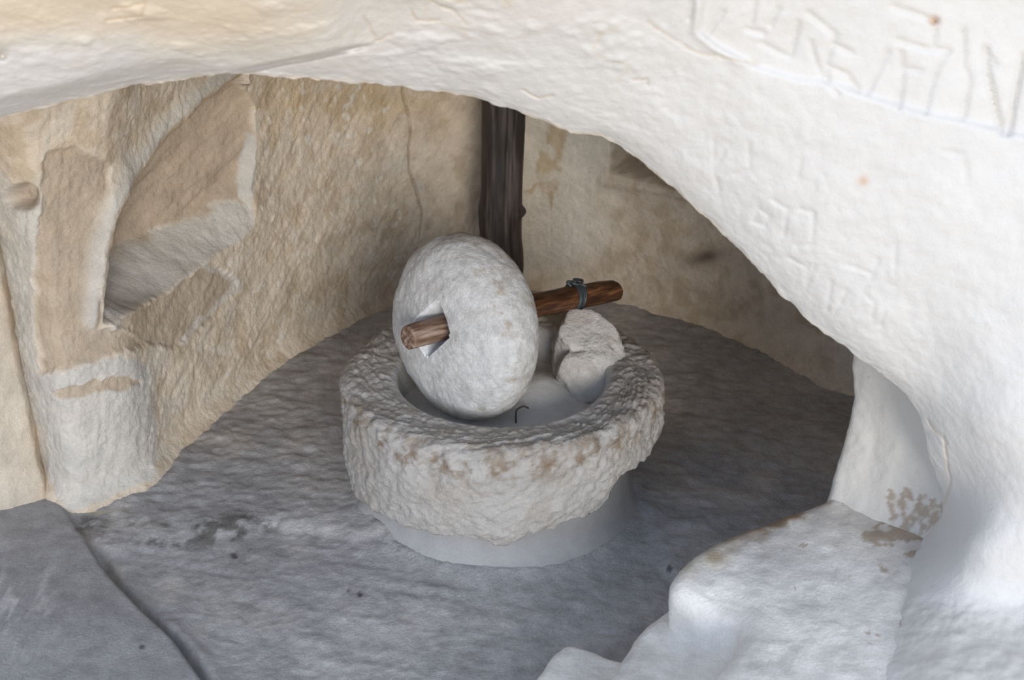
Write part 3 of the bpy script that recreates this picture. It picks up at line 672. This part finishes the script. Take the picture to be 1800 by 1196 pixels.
# ------------------------------------------------------------------ wooden axle through the wheel
axle = thing('wooden_axle', 'short brown wooden axle pole pushed through the millstone, bound with wire', 'axle', tuple(A0))
NA, NR = 180, 64
ta = np.linspace(0, 1, NA); tha = np.linspace(0, 2*math.pi, NR, endpoint=False)
ra = interp_list(ta, [(0, .047), (.3, .047), (.5, .047), (.75, .050), (.86, .050), (1, .048)])
AP = np.zeros((NR, NA, 3))
AP = (ax*AL)*ta[None, :, None]+ra[None, :, None]*(np.cos(tha)[:, None, None]*hv+np.sin(tha)[:, None, None]*zv)
AP = AP+((.0045*fbm(AP*1.0, 9, 3, 211)+.002*fbm2(np.cos(tha)[:, None]*2+0*ta, np.sin(tha)[:, None]*2+0*ta, 5, 5, 2, 213)))[..., None]*(np.cos(tha)[:, None, None]*hv+np.sin(tha)[:, None, None]*zv)
AP += zv*(.012*np.sin(ta*math.pi*1.3)[None, :, None])-zv*.004
# slanting worn far end
far = sstep(.90, 1.0, ta)[None, :]; shr = np.clip(np.sin(tha)[:, None], 0, 1)*far
AP -= zv*(shr*.006)[..., None]
AP -= ax*(sstep(.97, 1, ta)[None]*np.clip(np.cos(tha)[:, None]*.5+.5, 0, 1)*.02)[..., None]
# into local axle space (x along the axle) so the wood grain runs along it
RM = np.stack([ax, hv, zv], 1)
half = NA*30//100
def roundcap(P, end):
    # close an end with two shrinking rings for a softened edge
    c = P[:, end].mean(0); s = -1 if end == 0 else 1
    a = P[:, end]+(c-P[:, end])*.08+ax*s*.004; b = P[:, end]+(c-P[:, end])*.35+ax*s*.006; d = P[:, end]+(c-P[:, end])*.7+ax*s*.006
    return [d, b, a] if end == 0 else [a, b, d]
near_p = np.concatenate([np.stack(roundcap(AP, 0), 1), AP[:, :half+1]], 1); far_p = np.concatenate([AP[:, half:], np.stack(roundcap(AP, -1), 1)], 1)
rotm = Matrix(RM.tolist()).to_4x4(); axle.rotation_euler = rotm.to_euler()
o = obj('sawn_end', grid('sawn_end', near_p@RM, None, cu=True, cap0=True), M_axle_end, axle); o['label'] = 'pale dusty sawn end of the axle'
o = obj('pole', grid('pole', far_p@RM, None, cu=True, cap1=True), M_axle, axle); o['label'] = 'glossy dark brown rounded pole'
# wire binding: several turns plus a twisted knot on top
rng = np.random.default_rng(4)
tt = np.linspace(0, 1, 260); turns = 6.0
wx = (.785+.040*(tt-.5)*1.0)*AL+.010*np.sin(tt*turns*2*math.pi*1.0+.6)+.004*np.sin(tt*31)
wr = .0545+.003*np.sin(tt*40)+.002*np.sin(tt*73)
wpth = np.stack([wx, wr*np.cos(tt*turns*2*math.pi), wr*np.sin(tt*turns*2*math.pi)+.012*math.sin(.795*math.pi*1.3)-.004], -1)
bind = obj('wire_binding', grid('wire_binding', tube(wpth, .0058, 6), None, cu=True, cap0=True, cap1=True), M_wire, axle); bind['label'] = 'grey wire wound round the axle'
kn = catmull([(.76*AL, .0, .050), (.75*AL, .015, .066), (.77*AL, -.01, .072), (.79*AL, .02, .068), (.80*AL, -.015, .072), (.775*AL, -.025, .064), (.755*AL, -.01, .07), (.785*AL, .0, .062), (.81*AL, -.03, .05)], 120)
obj('wire_knot', grid('wire_knot', tube(kn, .0062, 6), None, cu=True, cap0=True, cap1=True), M_wire, bind)

# ------------------------------------------------------------------ broken piece of another millstone, leaning in the basin
def chunk():
    c = at_z(np.array(1031.), np.array(628.), .705)
    bm = bmesh.new(); bmesh.ops.create_icosphere(bm, subdivisions=6, radius=1); bm.verts.ensure_lookup_table()
    D = np.array([v.co[:] for v in bm.verts]); Fc = np.array([[v.index for v in f.verts] for f in bm.faces]); bm.free()
    n0 = np.array((.12, -.62, .78)); n0 /= np.linalg.norm(n0); a0 = np.array((1., .12, 0)); a0 -= n0*np.dot(a0, n0); a0 /= np.linalg.norm(a0); b0 = np.cross(n0, a0)
    planes = [((math.cos(t), math.sin(t), q), .205-.045*math.cos(t)) for t in np.radians((-105, -75, -45, -15, 15, 45, 75, 105)) for q in (-.25, .12)]
    planes += [((-1, .05, .05), .125), ((-.9, .45, .1), .150), ((-.85, -.5, .1), .150), ((0, .12, 1), .075), ((.05, -.42, .9), .088), ((-.35, -.5, .8), .105), ((.45, -.1, .9), .098), ((0, 0, -1), .10)]
    acc = 0; kq = 24.0
    for n, h in planes:
        n = np.array(n); n = n/np.linalg.norm(n); dd = np.clip(D@n, 0, None)/h; acc = acc+dd**kq
    P = D*(acc**(-1/kq))[:, None]
    # bite of the old axle hole in the broken face
    d = np.hypot(P[:, 0]+.135-.12*P[:, 2], (P[:, 1]-.01)*.8); P[:, 0] += .045*np.exp(-(d/.030)**2)*sstep(-.06, .05, P[:, 2])
    P[:, 2] -= .018*np.exp(-(((P[:, 0]+.06)/.03)**2+((P[:, 1]-.005)/.02)**2))
    P = P@np.stack([a0, b0, n0]); D = D@np.stack([a0, b0, n0])
    P += D*(.014*fbm(P, 9, 4, 221)+.008*fbm(P, 28, 3, 223)+.003*fbm(P*np.array((1, 1, 3)), 40, 2, 225))[:, None]
    cc = np.broadcast_to(lin(200, 194, 186), P.shape).copy(); cc = blend(cc, lin(180, 170, 158), .5*sstep(0, .4, fbm(P, 12, 4, 227)))
    me = mesh_from('broken_millstone', P, np.zeros((0, 4)), Fc, cc)
    o = obj('broken_millstone', me, M_rough); o.location = c
    tag(o, 'broken half of a small millstone leaning on the inner rim of the basin', 'stone')
chunk()

# ------------------------------------------------------------------ dark timber post at the back wall
PY = 1.70
pc = [(887, 130), (886, 190), (884, 260), (882, 330), (880, 370), (881, 420), (888, 470), (892, 560)]
pw = [(130, 78), (190, 77), (260, 76), (330, 76), (365, 79), (400, 75), (440, 72), (480, 62), (560, 60)]
vv_ = np.linspace(-260, 555, 260); uu_ = np.interp(vv_, [p[1] for p in pc], [p[0] for p in pc])
Q = at_y(uu_, vv_, PY); hwid = np.interp(vv_, [p[0] for p in pw], [p[1] for p in pw])/F*(np.linalg.norm(Q-CAM, axis=1))/2*.985
order = np.argsort(Q[:, 2]); Q = Q[order]; hwid = hwid[order]
Q[:, 2] = np.linspace(-.04, 2.62, len(Q)) if False else Q[:, 2]
tp = np.linspace(0, 2*math.pi, 90, endpoint=False)
grv = 1-.14*np.exp(-((tp-4.95)/.10)**2)-.05*np.exp(-((tp-5.25)/.05)**2)-.05*np.exp(-((tp-4.3)/.08)**2)
TP = np.stack([Q[None, :, 0]+hwid[None]*grv[:, None]*np.cos(tp)[:, None], Q[None, :, 1]+hwid[None]*grv[:, None]*.9*np.sin(tp)[:, None], np.broadcast_to(Q[None, :, 2], (90, len(Q)))], -1)
rad = np.stack([np.cos(tp)[:, None]*np.ones((1, len(Q))), np.sin(tp)[:, None]*np.ones((1, len(Q))), np.zeros((90, len(Q)))], -1)
TP += rad*(.005*fbm(TP*np.array((1, 1, .25)), 18, 3, 231)+.004*fbm(TP, 6, 2, 233))[..., None]
kx, kz = at_y(np.array(919.), np.array(372.), PY)[[0, 2]]
TP += rad*(.022*np.exp(-(((TP[..., 0]-kx)/.03)**2+((TP[..., 2]-kz)/.02)**2)))[..., None]
post = obj('wooden_post', grid('wooden_post', TP-np.array((0, PY, 0)), None, cu=True, cap0=True, cap1=True), M_post); post.location = (0, PY, 0)
tag(post, 'dark weathered upright timber post standing by the chamber wall', 'post')
